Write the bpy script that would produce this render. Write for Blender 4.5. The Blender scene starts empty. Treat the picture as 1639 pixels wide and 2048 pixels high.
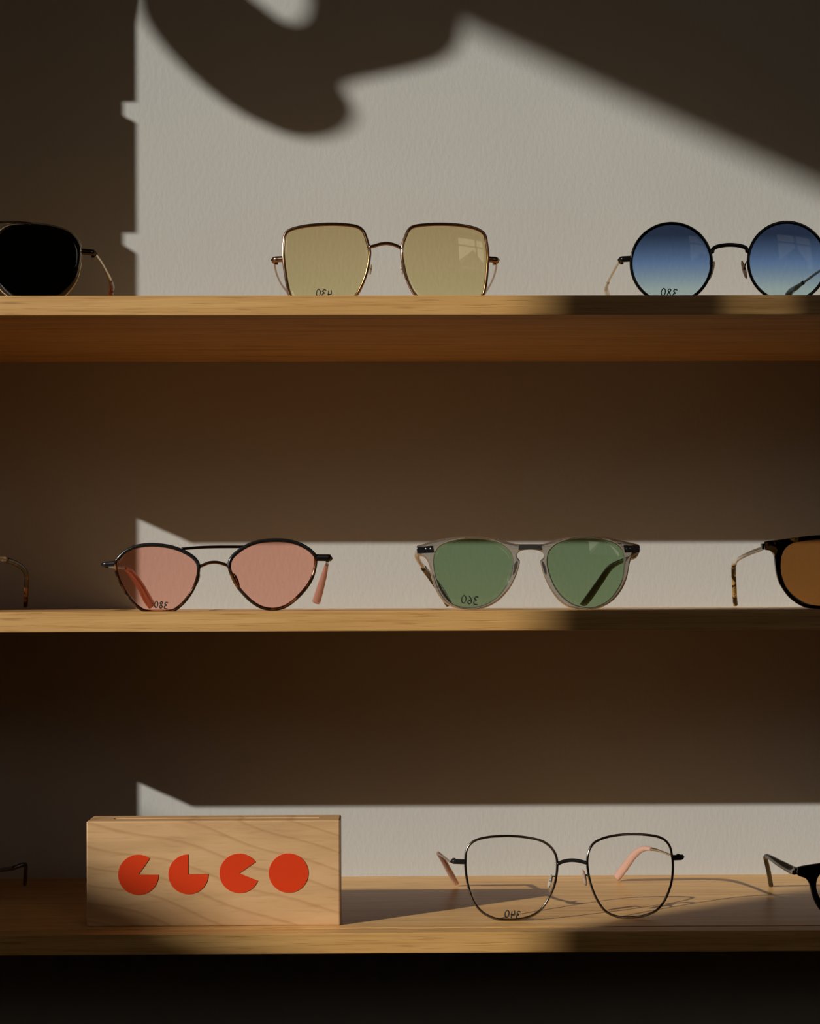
import bpy, bmesh, math, random
from mathutils import Vector, Matrix, Euler

# ------------------------------------------------------------------ camera
random.seed(7)
SC = bpy.context.scene
COL = SC.collection
F_PX, CX, HY = 3270.0, 819.5, 1188.6            # focal length, principal column, horizon row (1639 x 2048 frame)
CAM = Vector((0.0, -1.0, 1.30))
YAW, ROLL = 0.012, math.radians(0.19)
cam_d = bpy.data.cameras.new('camera'); cam = bpy.data.objects.new('camera', cam_d); COL.objects.link(cam)
cam.location = CAM
cam.rotation_euler = (math.pi / 2, ROLL, -YAW)
cam_d.sensor_fit = 'VERTICAL'; cam_d.sensor_height = 36.0
cam_d.lens = F_PX / 2048 * 36.0
cam_d.shift_y = (HY - 1024) / 2048
cam_d.clip_start = 0.02
SC.camera = cam
RC = Euler((math.pi / 2, ROLL, -YAW), 'XYZ').to_matrix()

# ------------------------------------------------------------------ world, sun, exposure
world = bpy.data.worlds.new('sky'); SC.world = world; world.use_nodes = True
bg = world.node_tree.nodes['Background']
bg.inputs[0].default_value = (1.0, 0.89, 0.76, 1); bg.inputs[1].default_value = 1.5
SUN = Vector((1.45, 1.0, -0.667))
sun_d = bpy.data.lights.new('sun', 'SUN'); sun = bpy.data.objects.new('sun', sun_d); COL.objects.link(sun)
sun_d.energy = 4.75; sun_d.angle = math.radians(0.53); sun_d.color = (1.0, 0.975, 0.92)
sun.rotation_euler = SUN.to_track_quat('-Z', 'Y').to_euler(); sun.location = (-4, -3, 4)
SC.view_settings.view_transform = 'Standard'; SC.view_settings.look = 'None'
SC.view_settings.exposure = 0.0; SC.view_settings.gamma = 1.0; SC.view_settings.use_curve_mapping = False
SC.cycles.use_denoising = True
SC.cycles.transparent_max_bounces = 24
SC.cycles.max_bounces = 10
SC.cycles.diffuse_bounces = 5

# ------------------------------------------------------------------ geometry helpers
def ray(px, py):
    return RC @ Vector(((px - CX) / F_PX, (HY - py) / F_PX, -1.0))
def at_y(px, py, Y):                              # the point of a sight line at depth Y
    d = ray(px, py); return CAM + d * ((Y - CAM.y) / d.y)
def at_z(px, py, Z):
    d = ray(px, py); return CAM + d * ((Z - CAM.z) / d.z)

def tag(o, label=None, cat=None, group=None, kind=None):
    if label: o['label'] = label
    if cat: o['category'] = cat
    if group: o['group'] = group
    if kind: o['kind'] = kind
    return o
def obj(name, bm, m, parent=None, smooth=False):
    me = bpy.data.meshes.new(name)
    if isinstance(bm, bmesh.types.BMesh):
        bmesh.ops.recalc_face_normals(bm, faces=bm.faces[:])
        bm.to_mesh(me); bm.free()
    else:
        me = bm
    if smooth:
        for p in me.polygons: p.use_smooth = True
    me.materials.clear(); me.materials.append(m)
    o = bpy.data.objects.new(name, me); COL.objects.link(o)
    if parent: o.parent = parent
    return o
def empty(name, loc, rz=0.0):
    o = bpy.data.objects.new(name, None); COL.objects.link(o)
    o.location = loc; o.rotation_euler = (0, 0, rz); o.empty_display_size = 0.02
    return o
def box(bm, x0, x1, y0, y1, z0, z1, bev=0.0):
    vs = [bm.verts.new((x, y, z)) for x in (x0, x1) for y in (y0, y1) for z in (z0, z1)]
    fs = [(0,1,3,2), (4,6,7,5), (0,4,5,1), (2,3,7,6), (0,2,6,4), (1,5,7,3)]
    nf = [bm.faces.new([vs[i] for i in f]) for f in fs]
    if bev:
        es = list({e for f in nf for e in f.edges})
        bmesh.ops.bevel(bm, geom=es, offset=bev, segments=2, affect='EDGES', profile=0.5)
    return bm
def catmull(pts, n=6, closed=False):
    """points (Vectors of any length) -> a smooth dense polyline through them"""
    P = [Vector(p) for p in pts]; out = []; N = len(P)
    rng = range(N) if closed else range(N - 1)
    for i in rng:
        if closed: a, b, c, d = P[i-1], P[i], P[(i+1) % N], P[(i+2) % N]
        else: a, b, c, d = P[max(i-1, 0)], P[i], P[i+1], P[min(i+2, N-1)]
        for k in range(n):
            t = k / n
            out.append(0.5 * ((2*b) + (c-a)*t + (2*a-5*b+4*c-d)*t*t + (3*b-a-3*c+d)*t**3))
    if not closed: out.append(P[-1].copy())
    return out
def sweep(bm, pts, rad, closed=False, seg=8, up=None):
    """tube along pts; rad: one number, or one (a, b) pair or number per point; caps rounded off"""
    P = [Vector(p) for p in pts]; N = len(P)
    R = [rad] * N if not isinstance(rad, list) else rad
    R = [(r, r) if not isinstance(r, (tuple, list)) else r for r in R]
    T = []
    for i in range(N):
        if closed: t = P[(i+1) % N] - P[i-1]
        else: t = P[min(i+1, N-1)] - P[max(i-1, 0)]
        T.append(t.normalized() if t.length > 1e-12 else Vector((0, 1, 0)))
    ref = Vector(up) if up else Vector((0, 1, 0))
    rings = []
    for i in range(N):
        t = T[i]; a = ref - t * ref.dot(t)
        if a.length < 1e-4: a = t.orthogonal()
        a.normalize(); b = t.cross(a)
        if not up: ref = a                              # transport
        rings.append([bm.verts.new(P[i] + a * (R[i][0] * math.cos(k*2*math.pi/seg)) + b * (R[i][1] * math.sin(k*2*math.pi/seg))) for k in range(seg)])
    if closed and not up:                               # undo twist between the ends
        best = min(range(seg), key=lambda s: sum((rings[-1][k].co - rings[0][(k+s) % seg].co).length for k in range(seg)))
    else: best = 0
    for i in range(N if closed else N - 1):
        A, B = rings[i], rings[(i+1) % N]; s = best if (closed and i == N-1) else 0
        for k in range(seg):
            bm.faces.new((A[k], A[(k+1) % seg], B[(k+1+s) % seg], B[(k+s) % seg]))
    if not closed:
        for rg, p, t, r in ((rings[0], P[0], -T[0], R[0]), (rings[-1], P[-1], T[-1], R[-1])):
            tip = bm.verts.new(p + t * min(r) * 0.7)
            for k in range(seg): bm.faces.new((rg[k], rg[(k+1) % seg], tip))
    return bm
def ellipsoid(bm, c, r, rot=None, u=12, v=8):
    m = Matrix.Translation(c) @ (rot.to_4x4() if rot else Matrix()) @ Matrix.Diagonal((r[0], r[1], r[2], 1))
    bmesh.ops.create_uvsphere(bm, u_segments=u, v_segments=v, radius=1.0, matrix=m)
    return bm
def plate(outlines, half, bev):
    """solid plate with holes from closed 2-D outlines (u, z): lies in u-z, thickness along v"""
    cu = bpy.data.curves.new('plate', 'CURVE'); cu.dimensions = '2D'; cu.fill_mode = 'BOTH'
    cu.extrude = max(half - bev, 1e-5); cu.bevel_depth = bev; cu.bevel_resolution = 2; cu.offset = -bev
    for ol in outlines:
        sp = cu.splines.new('POLY'); sp.points.add(len(ol) - 1); sp.use_cyclic_u = True
        for p, q in zip(sp.points, ol): p.co = (q[0], q[1], 0, 1)
    tmp = bpy.data.objects.new('plate', cu); COL.objects.link(tmp)
    dg = bpy.context.evaluated_depsgraph_get(); dg.update()
    me = bpy.data.meshes.new_from_object(tmp.evaluated_get(dg))
    COL.objects.unlink(tmp); bpy.data.objects.remove(tmp); bpy.data.curves.remove(cu)
    bm = bmesh.new(); bm.from_mesh(me); bpy.data.meshes.remove(me)
    bmesh.ops.remove_doubles(bm, verts=bm.verts[:], dist=2e-6)
    for v in bm.verts: v.co = Vector((v.co.x, v.co.z, v.co.y))
    return bm

# ------------------------------------------------------------------ materials
def mat(name):
    m = bpy.data.materials.new(name); m.use_nodes = True
    nt = m.node_tree; return m, nt, nt.nodes['Principled BSDF']
def simple(name, col, rough=0.4, metal=0.0, **kw):
    m, nt, b = mat(name)
    b.inputs['Base Color'].default_value = (*col, 1); b.inputs['Roughness'].default_value = rough
    b.inputs['Metallic'].default_value = metal
    for k, v in kw.items(): b.inputs[k].default_value = v
    return m
def N(nt, typ, **kw):
    n = nt.nodes.new(typ)
    for k, v in kw.items():
        if k in n.inputs.keys() if isinstance(k, str) else False: n.inputs[k].default_value = v
        else: setattr(n, k, v)
    return n
def ramp(nt, stops):
    r = nt.nodes.new('ShaderNodeValToRGB'); cr = r.color_ramp
    while len(cr.elements) < len(stops): cr.elements.new(0.5)
    for e, (p, c) in zip(cr.elements, stops): e.position = p; e.color = (*c, 1)
    return r
def wood(name, dark, mid, light, scale=(2.2, 60, 60), rough=0.5, wave=None, pores=0.75):
    m, nt, b = mat(name); L = nt.links.new
    tc = N(nt, 'ShaderNodeTexCoord'); mp = N(nt, 'ShaderNodeMapping'); mp.inputs['Scale'].default_value = scale
    L(tc.outputs['Object'], mp.inputs[0])
    n1 = N(nt, 'ShaderNodeTexNoise'); n1.inputs['Scale'].default_value = 3.0; n1.inputs['Detail'].default_value = 6; n1.inputs['Roughness'].default_value = 0.6; n1.inputs['Distortion'].default_value = 0.6
    L(mp.outputs[0], n1.inputs['Vector'])
    r1 = ramp(nt, [(0.30, dark), (0.50, mid), (0.72, light)]); L(n1.outputs['Fac'], r1.inputs[0])
    mp2 = N(nt, 'ShaderNodeMapping'); mp2.inputs['Scale'].default_value = (scale[0] * 9, scale[1] * 12, scale[2] * 12); L(tc.outputs['Object'], mp2.inputs[0])
    n2 = N(nt, 'ShaderNodeTexNoise'); n2.inputs['Scale'].default_value = 1.6; n2.inputs['Detail'].default_value = 2; L(mp2.outputs[0], n2.inputs['Vector'])
    r2 = ramp(nt, [(0.30, (0.50, 0.42, 0.34)), (0.43, (1, 1, 1))]); L(n2.outputs['Fac'], r2.inputs[0])
    mx = N(nt, 'ShaderNodeMix'); mx.data_type = 'RGBA'; mx.blend_type = 'MULTIPLY'; mx.inputs[0].default_value = pores
    L(r1.outputs[0], mx.inputs[6]); L(r2.outputs[0], mx.inputs[7])
    col = mx.outputs[2]
    if wave:
        mp3 = N(nt, 'ShaderNodeMapping'); mp3.inputs['Rotation'].default_value = (0, -0.30, 0); mp3.inputs['Location'].default_value = (0.21, 0, 0.13); L(tc.outputs['Object'], mp3.inputs[0])
        fr = N(nt, 'ShaderNodeTexWave', wave_type='BANDS', bands_direction='Z', wave_profile='SAW'); fr.inputs['Scale'].default_value = wave[0]; fr.inputs['Distortion'].default_value = wave[1]; fr.inputs['Detail'].default_value = 1.0; fr.inputs['Detail Scale'].default_value = wave[2]
        L(mp3.outputs[0], fr.inputs['Vector'])
        r3 = ramp(nt, [(0.0, (1, 1, 1)), (0.80, (0.98, 0.97, 0.95)), (0.93, (0.74, 0.64, 0.54)), (1.0, (0.97, 0.95, 0.92))]); L(fr.outputs[0], r3.inputs[0])
        m2 = N(nt, 'ShaderNodeMix'); m2.data_type = 'RGBA'; m2.blend_type = 'MULTIPLY'; m2.inputs[0].default_value = 0.62
        L(col, m2.inputs[6]); L(r3.outputs[0], m2.inputs[7]); col = m2.outputs[2]
    L(col, b.inputs['Base Color']); b.inputs['Roughness'].default_value = rough
    bp = N(nt, 'ShaderNodeBump'); bp.inputs['Strength'].default_value = 0.12; bp.inputs['Distance'].default_value = 0.0008
    L(n2.outputs['Fac'], bp.inputs['Height']); L(bp.outputs[0], b.inputs['Normal'])
    return m
def plaster(name, col, bump=0.25, scale=260):
    m, nt, b = mat(name); L = nt.links.new
    tc = N(nt, 'ShaderNodeTexCoord'); mp = N(nt, 'ShaderNodeMapping'); mp.inputs['Scale'].default_value = (1, 1, 0.55); L(tc.outputs['Object'], mp.inputs[0])
    n1 = N(nt, 'ShaderNodeTexNoise'); n1.inputs['Scale'].default_value = scale; n1.inputs['Detail'].default_value = 4; L(mp.outputs[0], n1.inputs['Vector'])
    n2 = N(nt, 'ShaderNodeTexNoise'); n2.inputs['Scale'].default_value = 7; n2.inputs['Detail'].default_value = 2; L(tc.outputs['Object'], n2.inputs['Vector'])
    r = ramp(nt, [(0.3, tuple(c * 0.97 for c in col)), (0.7, tuple(min(1, c * 1.03) for c in col))]); L(n2.outputs['Fac'], r.inputs[0])
    L(r.outputs[0], b.inputs['Base Color']); b.inputs['Roughness'].default_value = 0.75
    b.inputs['Specular IOR Level'].default_value = 0.25
    bp = N(nt, 'ShaderNodeBump'); bp.inputs['Strength'].default_value = bump; bp.inputs['Distance'].default_value = 0.0012
    L(n1.outputs['Fac'], bp.inputs['Height']); L(bp.outputs[0], b.inputs['Normal'])
    return m
def tinted(name, col, col2=None, z0=0.0, z1=0.05, reflect=1.0, mid=None, ior=1.52):
    """thin coloured lens: coloured see-through + mirror reflection by Fresnel"""
    m, nt, b = mat(name); L = nt.links.new
    nt.nodes.remove(b); out = nt.nodes['Material Output']
    tr = N(nt, 'ShaderNodeBsdfTransparent'); gl = N(nt, 'ShaderNodeBsdfGlossy'); gl.inputs['Roughness'].default_value = 0.0
    gl.inputs['Color'].default_value = (reflect, reflect, reflect, 1)
    fr = N(nt, 'ShaderNodeFresnel'); geo = N(nt, 'ShaderNodeNewGeometry'); im = N(nt, 'ShaderNodeMapRange'); im.inputs[3].default_value = ior; im.inputs[4].default_value = 1 / ior; L(geo.outputs['Backfacing'], im.inputs[0]); L(im.outputs[0], fr.inputs['IOR']); mx = N(nt, 'ShaderNodeMixShader')
    s = lambda c: tuple(max(v, 0) ** 0.5 for v in c)      # two faces per lens
    tr.inputs[0].default_value = (*s(col), 1)
    if col2:
        tc = N(nt, 'ShaderNodeTexCoord'); sx = N(nt, 'ShaderNodeSeparateXYZ'); L(tc.outputs['Object'], sx.inputs[0])
        mr = N(nt, 'ShaderNodeMapRange'); mr.inputs[1].default_value = z0; mr.inputs[2].default_value = z1; L(sx.outputs[2], mr.inputs[0])
        mid = mid or tuple((a * b_) ** 0.5 for a, b_ in zip(col, col2))
        r = ramp(nt, [(0.0, s(col)), (0.5, s(mid)), (1.0, s(col2))]); L(mr.outputs[0], r.inputs[0]); L(r.outputs[0], tr.inputs[0])
    L(fr.outputs[0], mx.inputs[0]); L(tr.outputs[0], mx.inputs[1]); L(gl.outputs[0], mx.inputs[2]); L(mx.outputs[0], out.inputs[0])
    return m
def acetate_clear(name, col, rough=0.05, mixd=0.25, dcol=None):
    """see-through acetate: refracting body with a little body colour"""
    m, nt, b = mat(name)
    b.inputs['Base Color'].default_value = (*col, 1); b.inputs['Roughness'].default_value = rough
    b.inputs['Transmission Weight'].default_value = 1.0 - mixd; b.inputs['IOR'].default_value = 1.42
    return m
def tortoise(name, stops, scale=55, seed=0.0, glow=None):
    m, nt, b = mat(name); L = nt.links.new
    tc = N(nt, 'ShaderNodeTexCoord'); mp = N(nt, 'ShaderNodeMapping'); mp.inputs['Location'].default_value = (seed, seed * 0.7, seed * 1.3); L(tc.outputs['Object'], mp.inputs[0])
    n1 = N(nt, 'ShaderNodeTexNoise'); n1.inputs['Scale'].default_value = scale; n1.inputs['Detail'].default_value = 1.5; n1.inputs['Distortion'].default_value = 1.2
    L(mp.outputs[0], n1.inputs['Vector'])
    r = ramp(nt, stops); L(n1.outputs['Fac'], r.inputs[0]); L(r.outputs[0], b.inputs['Base Color'])
    b.inputs['Roughness'].default_value = 0.12; b.inputs['Coat Weight'].default_value = 0.3
    if glow:                                              # the blond patches let light through
        r2 = ramp(nt, [(glow[0], (0, 0, 0)), (glow[1], (0.6, 0.6, 0.6))]); L(n1.outputs['Fac'], r2.inputs[0]); L(r2.outputs[0], b.inputs['Transmission Weight'])
        b.inputs['IOR'].default_value = 1.3
    return m

M = {}
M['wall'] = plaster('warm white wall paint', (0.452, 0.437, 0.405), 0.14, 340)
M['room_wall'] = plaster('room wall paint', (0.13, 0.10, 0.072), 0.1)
M['ceiling'] = simple('ceiling paint', (0.42, 0.35, 0.27), 0.9)
M['floor'] = wood('dark floor boards', (0.016, 0.010, 0.006), (0.024, 0.015, 0.010), (0.034, 0.022, 0.014), (2, 10, 10))
M['oak'] = wood('oiled oak', (0.50, 0.25, 0.078), (0.65, 0.36, 0.122), (0.75, 0.445, 0.165), (2.4, 46, 70), 0.42)
M['oak_edge'] = wood('oak edging', (0.47, 0.235, 0.068), (0.58, 0.315, 0.102), (0.68, 0.40, 0.142), (2.0, 80, 80), 0.45)
M['maple'] = wood('maple block', (0.54, 0.315, 0.143), (0.62, 0.365, 0.168), (0.69, 0.425, 0.215), (4, 20, 26), 0.5, wave=(26, 9.0, 0.32), pores=0.2)
M['maple_end'] = wood('maple strip', (0.60, 0.40, 0.22), (0.70, 0.48, 0.28), (0.75, 0.54, 0.33), (4, 60, 60), 0.5)
M['red'] = simple('red printing ink', (0.66, 0.044, 0.006), 0.6, **{'Specular IOR Level': 0.15})
M['ink'] = simple('black marker ink', (0.006, 0.006, 0.007), 0.5)
M['black_metal'] = simple('black enamelled metal', (0.012, 0.011, 0.011), 0.22, 0.0)
M['gun'] = simple('dark antique metal', (0.10, 0.075, 0.06), 0.22, 1.0)
M['rose'] = simple('rose gold metal', (0.40, 0.235, 0.15), 0.22, 1.0)
M['steel'] = simple('brushed dark steel', (0.22, 0.19, 0.16), 0.2, 1.0)
M['gold'] = simple('pale gold metal', (0.62, 0.48, 0.30), 0.24, 1.0)
M['silver'] = simple('silver metal', (0.55, 0.52, 0.47), 0.22, 1.0)
M['black_acetate'] = simple('black acetate', (0.006, 0.006, 0.007), 0.12, 0.0)
M['tort'] = tortoise('tortoise acetate', [(0.0, (0.006, 0.003, 0.002)), (0.54, (0.008, 0.004, 0.003)), (0.57, (0.30, 0.09, 0.015)), (0.60, (0.66, 0.46, 0.16)), (1.0, (0.70, 0.52, 0.20))], 95, 2.9, glow=(0.57, 0.61))
M['tort_tip'] = tortoise('blond tortoise acetate', [(0.0, (0.006, 0.003, 0.002)), (0.50, (0.010, 0.005, 0.003)), (0.525, (0.30, 0.09, 0.015)), (0.55, (0.68, 0.48, 0.17)), (1.0, (0.72, 0.54, 0.22))], 150, 0.31, glow=(0.53, 0.56))
M['tort_dark'] = tortoise('dark tortoise acetate', [(0.0, (0.006, 0.003, 0.002)), (0.52, (0.010, 0.005, 0.003)), (0.62, (0.16, 0.05, 0.012)), (1.0, (0.34, 0.14, 0.035))], 75, 1.7)
M['tort_red'] = tortoise('red tortoise acetate', [(0.0, (0.04, 0.008, 0.004)), (0.5, (0.12, 0.022, 0.010)), (1.0, (0.30, 0.07, 0.025))], 90, 0.9)
M['rim_tort'] = tortoise('brown tortoise rim', [(0.0, (0.010, 0.005, 0.003)), (0.50, (0.022, 0.009, 0.004)), (0.66, (0.20, 0.08, 0.025)), (1.0, (0.36, 0.17, 0.06))], 60, 3.1)
M['grey_acetate'] = acetate_clear('smoke grey acetate', (0.50, 0.465, 0.415), 0.03, 0.10)
M['pink_acetate'] = acetate_clear('pink acetate', (0.66, 0.34, 0.28), 0.08, 0.40)
M['blush_acetate'] = acetate_clear('blush acetate', (0.78, 0.50, 0.40), 0.08, 0.45)
M['clear_acetate'] = acetate_clear('clear acetate', (0.80, 0.74, 0.64), 0.05, 0.25)
M['pad'] = acetate_clear('clear silicone', (0.85, 0.80, 0.70), 0.08, 0.25)
M['pad_brown'] = acetate_clear('tinted silicone', (0.60, 0.42, 0.32), 0.1, 0.5)
M['lens_tan'] = tinted('tan lens', (0.93, 0.84, 0.50), (0.79, 0.65, 0.37), 0.005, 0.05)
M['lens_blue'] = tinted('blue gradient lens', (0.66, 0.90, 1.0), (0.046, 0.078, 0.175), 0.009, 0.044, mid=(0.22, 0.40, 0.84), ior=1.25)
M['lens_pink'] = tinted('pink lens', (1.0, 0.57, 0.47), (1.0, 0.55, 0.45), 0, 0.05, ior=1.28)
M['lens_green'] = tinted('green lens', (0.29, 0.43, 0.26), (0.27, 0.40, 0.24), 0, 0.05)
M['lens_brown'] = tinted('brown lens', (0.36, 0.16, 0.045), (0.34, 0.15, 0.042), 0, 0.05)
M['lens_black'] = tinted('black lens', (0.008, 0.007, 0.007))
M['lens_clear'] = tinted('clear demo lens', (0.995, 0.99, 0.98), ior=1.28)
M['smoke'] = simple('dark smoke acetate', (0.035, 0.03, 0.027), 0.12)
M['pane'] = tinted('window glass', (0.96, 0.97, 0.96))
M['frame_paint'] = simple('dark window paint', (0.05, 0.045, 0.04), 0.5)
M['roof'] = simple('slate roof', (0.10, 0.09, 0.09), 0.8)
M['render'] = simple('house render', (0.35, 0.31, 0.27), 0.9)
M['paving'] = simple('street paving', (0.22, 0.20, 0.18), 0.9)
M['shadow_cutout'] = simple('painted wood', (0.20, 0.17, 0.13), 0.7)
M['cord'] = simple('cord', (0.12, 0.10, 0.08), 0.9)

# ------------------------------------------------------------------ the room
WY = 0.20                                    # the shelf wall
XL, XR, YF, ZC = -2.10, 2.75, -3.20, 3.45    # left wall, right wall, wall behind the viewer, ceiling
def struct(name, bm, m, label, parent=None):
    o = obj(name, bm, m, parent)
    if not parent: tag(o, label, name.split('_')[0], kind='structure')
    return o
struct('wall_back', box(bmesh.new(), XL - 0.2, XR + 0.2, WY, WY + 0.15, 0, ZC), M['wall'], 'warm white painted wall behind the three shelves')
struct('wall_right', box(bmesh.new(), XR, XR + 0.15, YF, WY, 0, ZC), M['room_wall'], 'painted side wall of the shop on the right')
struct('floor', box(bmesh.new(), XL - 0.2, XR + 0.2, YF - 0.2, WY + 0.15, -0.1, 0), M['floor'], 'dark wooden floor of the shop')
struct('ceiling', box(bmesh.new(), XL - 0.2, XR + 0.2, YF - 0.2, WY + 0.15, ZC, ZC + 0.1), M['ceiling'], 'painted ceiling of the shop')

T = 0.12
def to_left_wall(P, X=XL - 0.12):             # back along the sun's ray to the left wall's outer (or inner) face
    return P + SUN * ((X - P.x) / SUN.x)
ZH = sum(to_left_wall(at_y(x, y, WY)).z for x, y in ((930, 62), (1300, 222), (1639, 378))) / 3
ZS = sum(to_left_wall(at_y(x, y, 0.0), XL).z for x, y in ((172, 1745), (330, 1810))) / 2 - 0.16
YJ = to_left_wall(at_y(1075, 1240, 0.0)).y    # the jamb that ends the light on the shelf fronts
Y2 = to_left_wall(at_y(1500, 610, 0.0), XL).y
Y3 = to_left_wall(at_y(1538, 610, 0.0)).y
Z2 = to_left_wall(at_y(1560, 700, 0.0), XL).z
Y0 = -0.55
bm = bmesh.new()
box(bm, XL - T, XL, YF, WY, 0, Z2 if Z2 < ZS else ZS)
lo, hi = min(Z2, ZS), max(Z2, ZS)
box(bm, XL - T, XL, YF, Y3, lo, ZH); box(bm, XL - T, XL, Y2, YJ, lo, ZH); box(bm, XL - T, XL, Y0, WY, lo, ZH)
if Z2 > ZS: box(bm, XL - T, XL, Y3, Y2, lo, hi)
box(bm, XL - T, XL, YF, WY, ZH, ZC)
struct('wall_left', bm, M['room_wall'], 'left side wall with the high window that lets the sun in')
w1 = tag(empty('window_1', (XL - T + 0.02, (YJ + Y0) / 2, ZS)), 'high side window letting low sunlight in', 'window', kind='structure')
def win_frame(parent, y0, y1, z0, z1, base, w=0.0):
    b = bmesh.new(); box(b, -0.003, 0.003, y0 - base.y, y1 - base.y, z0 - base.z, z1 - base.z)
    obj('pane', b, M['pane'], parent)
win_frame(w1, YJ, Y0, ZS, ZH, w1.location)
w2 = tag(empty('light_slit', (XL - T + 0.02, (Y2 + Y3) / 2, Z2)), 'narrow slit added beside the high window for a dim light patch', 'window', kind='structure')  # extra slit added to throw a dim light patch on the top shelf
win_frame(w2, Y3, Y2, Z2, ZH, w2.location)

# wall behind the viewer with the cross-barred window that the lenses mirror
FX0, FX1, FZ0, FZ1 = 1.02, 2.55, 1.95, 3.30
bm = bmesh.new()
box(bm, XL, FX0, YF - 0.12, YF, 0, ZC); box(bm, FX1, XR, YF - 0.12, YF, 0, ZC)
box(bm, FX0, FX1, YF - 0.12, YF, 0, FZ0); box(bm, FX0, FX1, YF - 0.12, YF, FZ1, ZC)
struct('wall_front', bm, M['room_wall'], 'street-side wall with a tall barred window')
w3 = tag(empty('window_3', ((FX0 + FX1) / 2, YF - 0.06, FZ0)), 'tall street window with crossing glazing bars', 'window', kind='structure')
hw, hh = (FX1 - FX0) / 2, FZ1 - FZ0
b = bmesh.new()
for x0, x1, z0, z1 in ((-hw, -hw + 0.05, 0, hh), (hw - 0.05, hw, 0, hh), (-hw + 0.05, hw - 0.05, 0, 0.05), (-hw + 0.05, hw - 0.05, hh - 0.05, hh)):
    box(b, x0, x1, -0.03, 0.03, z0, z1)
obj('window_frame', b, M['frame_paint'], w3)
obj('glazing_bar', box(bmesh.new(), -0.03, 0.03, -0.025, 0.025, 0.05, hh - 0.05), M['frame_paint'], w3)
obj('glazing_bar', box(bmesh.new(), -hw + 0.05, hw - 0.05, -0.02, 0.02, hh * 0.70, hh * 0.70 + 0.05), M['frame_paint'], w3)
obj('pane', box(bmesh.new(), -hw + 0.05, hw - 0.05, -0.003, 0.003, 0.05, hh - 0.05), M['pane'], w3)
# street outside that window
struct('ground', box(bmesh.new(), -9, 16, -26, 3, -0.3, -0.1), M['paving'], 'paved street outside the shop')
h = tag(empty('house', (3.3, -13, -0.1)), 'double-gabled house across the street outside the window', 'house')
for hx, wd, eh, rh in ((-1.5, 2.9, 3.2, 1.5), (1.5, 3.1, 3.5, 1.9)):
    obj('house_wall', box(bmesh.new(), hx - wd / 2, hx + wd / 2, -3, 3, 0, eh), M['render'], h)
    rb = bmesh.new(); vv = [rb.verts.new((hx + x, y, z)) for y in (-3.2, 3.2) for x, z in ((-wd / 2 - 0.1, eh), (wd / 2 + 0.1, eh), (0, eh + rh))]
    rb.faces.new(vv[:3]); rb.faces.new(vv[3:]); rb.faces.new((vv[0], vv[1], vv[4], vv[3])); rb.faces.new((vv[1], vv[2], vv[5], vv[4])); rb.faces.new((vv[2], vv[0], vv[3], vv[5]))
    obj('roof', rb, M['roof'], h)
# unseen wall added outside the side window: it cuts the low sun off the bottom left corner
XG = -3.9
ZG = sum(to_left_wall(at_y(x, y, 0.0), XG).z for x, y in ((172, 1752), (330, 1818))) / 2
gw = tag(empty('sun_block_wall', (XG - 0.1, -1.9, -0.1)), 'unseen wall added outside the side window to cut off low sun', 'wall')
obj('sun_block_body', box(bmesh.new(), -0.08, 0.08, -2.4, 2.4, 0, ZG + 0.1 - 0.05), M['render'], gw)
obj('sun_block_top', box(bmesh.new(), -0.1, 0.1, -2.4, 2.4, ZG + 0.05, ZG + 0.1), M['render'], gw)

# ------------------------------------------------------------------ shelves
def zpx(y): return CAM.z + (HY - y) / F_PX
SHELF_TOP = [zpx(590.7), zpx(1221.7), zpx(1865.3)]
SHELF_BOT = [zpx(630.2), zpx(1262.0), zpx(1907.0)]
XS0 = at_y(385, 1087, WY).x - SUN.x * WY       # left end, from the corner of its shadow
XS1 = 0.95
LIP, GRV, GD = 0.0132, 0.0030, 0.0032
labs = ['topmost oak shelf holding square and round sunglasses', 'middle oak shelf holding pink and green sunglasses', 'lowest oak shelf carrying the wooden logo block and clear glasses']
for i in range(3):
    t, b_ = SHELF_TOP[i], SHELF_BOT[i]
    s = tag(empty('shelf', (0, 0, b_)), labs[i], 'shelf', 'oak wall shelves')
    th = t - b_
    obj('front_edging', box(bmesh.new(), XS0, XS1, 0, LIP, 0, th, 0.0005), M['oak_edge'], s)
    prof = [(LIP, 0), (WY, 0), (WY, th), (LIP + GRV, th), (LIP + GRV, th - GD), (LIP, th - GD)]
    bm = bmesh.new()
    A = [bm.verts.new((XS0, y, z)) for y, z in prof]; B = [bm.verts.new((XS1, y, z)) for y, z in prof]
    bm.faces.new(A); bm.faces.new(B[::-1])
    for k in range(6): bm.faces.new((A[k], A[(k+1) % 6], B[(k+1) % 6], B[k]))
    so = obj('shelf_board', bm, M['oak'], s)

# added unseen panel, notches shaped so its edge draws the vertical shadow line
PX = XS0 - 0.03                                # right face
def panel_edge(px, py):                        # shadow pixel on the wall -> (Y, Z) on the panel's right face
    P = at_y(px, py, WY); q = P + SUN * ((PX - P.x) / SUN.x); return (q.y, q.z)
xs = 275.5
out = [(WY, 0.0)]
yfe = panel_edge(xs, 800)[0]
out.append((yfe, 0.0))
for a, b_, c, d in ((467, 247, 490, 508), (205, 247, 232, 247)):
    out += [(yfe, panel_edge(xs, d)[1]), panel_edge(b_, c), panel_edge(b_, a), (yfe, panel_edge(xs, a)[1])]
out += [(yfe, 2.6), (WY, 2.6)]
bm = bmesh.new()
A = [bm.verts.new((PX, y, z)) for y, z in out]; B = [bm.verts.new((PX - 0.004, y, z)) for y, z in out]
n = len(out)
bm.faces.new(A); bm.faces.new(B[::-1])
for k in range(n): bm.faces.new((A[k], A[(k+1) % n], B[(k+1) % n], B[k]))
tag(obj('shadow_panel', bm, M['oak']), 'unseen notched panel added left of the shelves to cast a shadow edge', 'panel')

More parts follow.
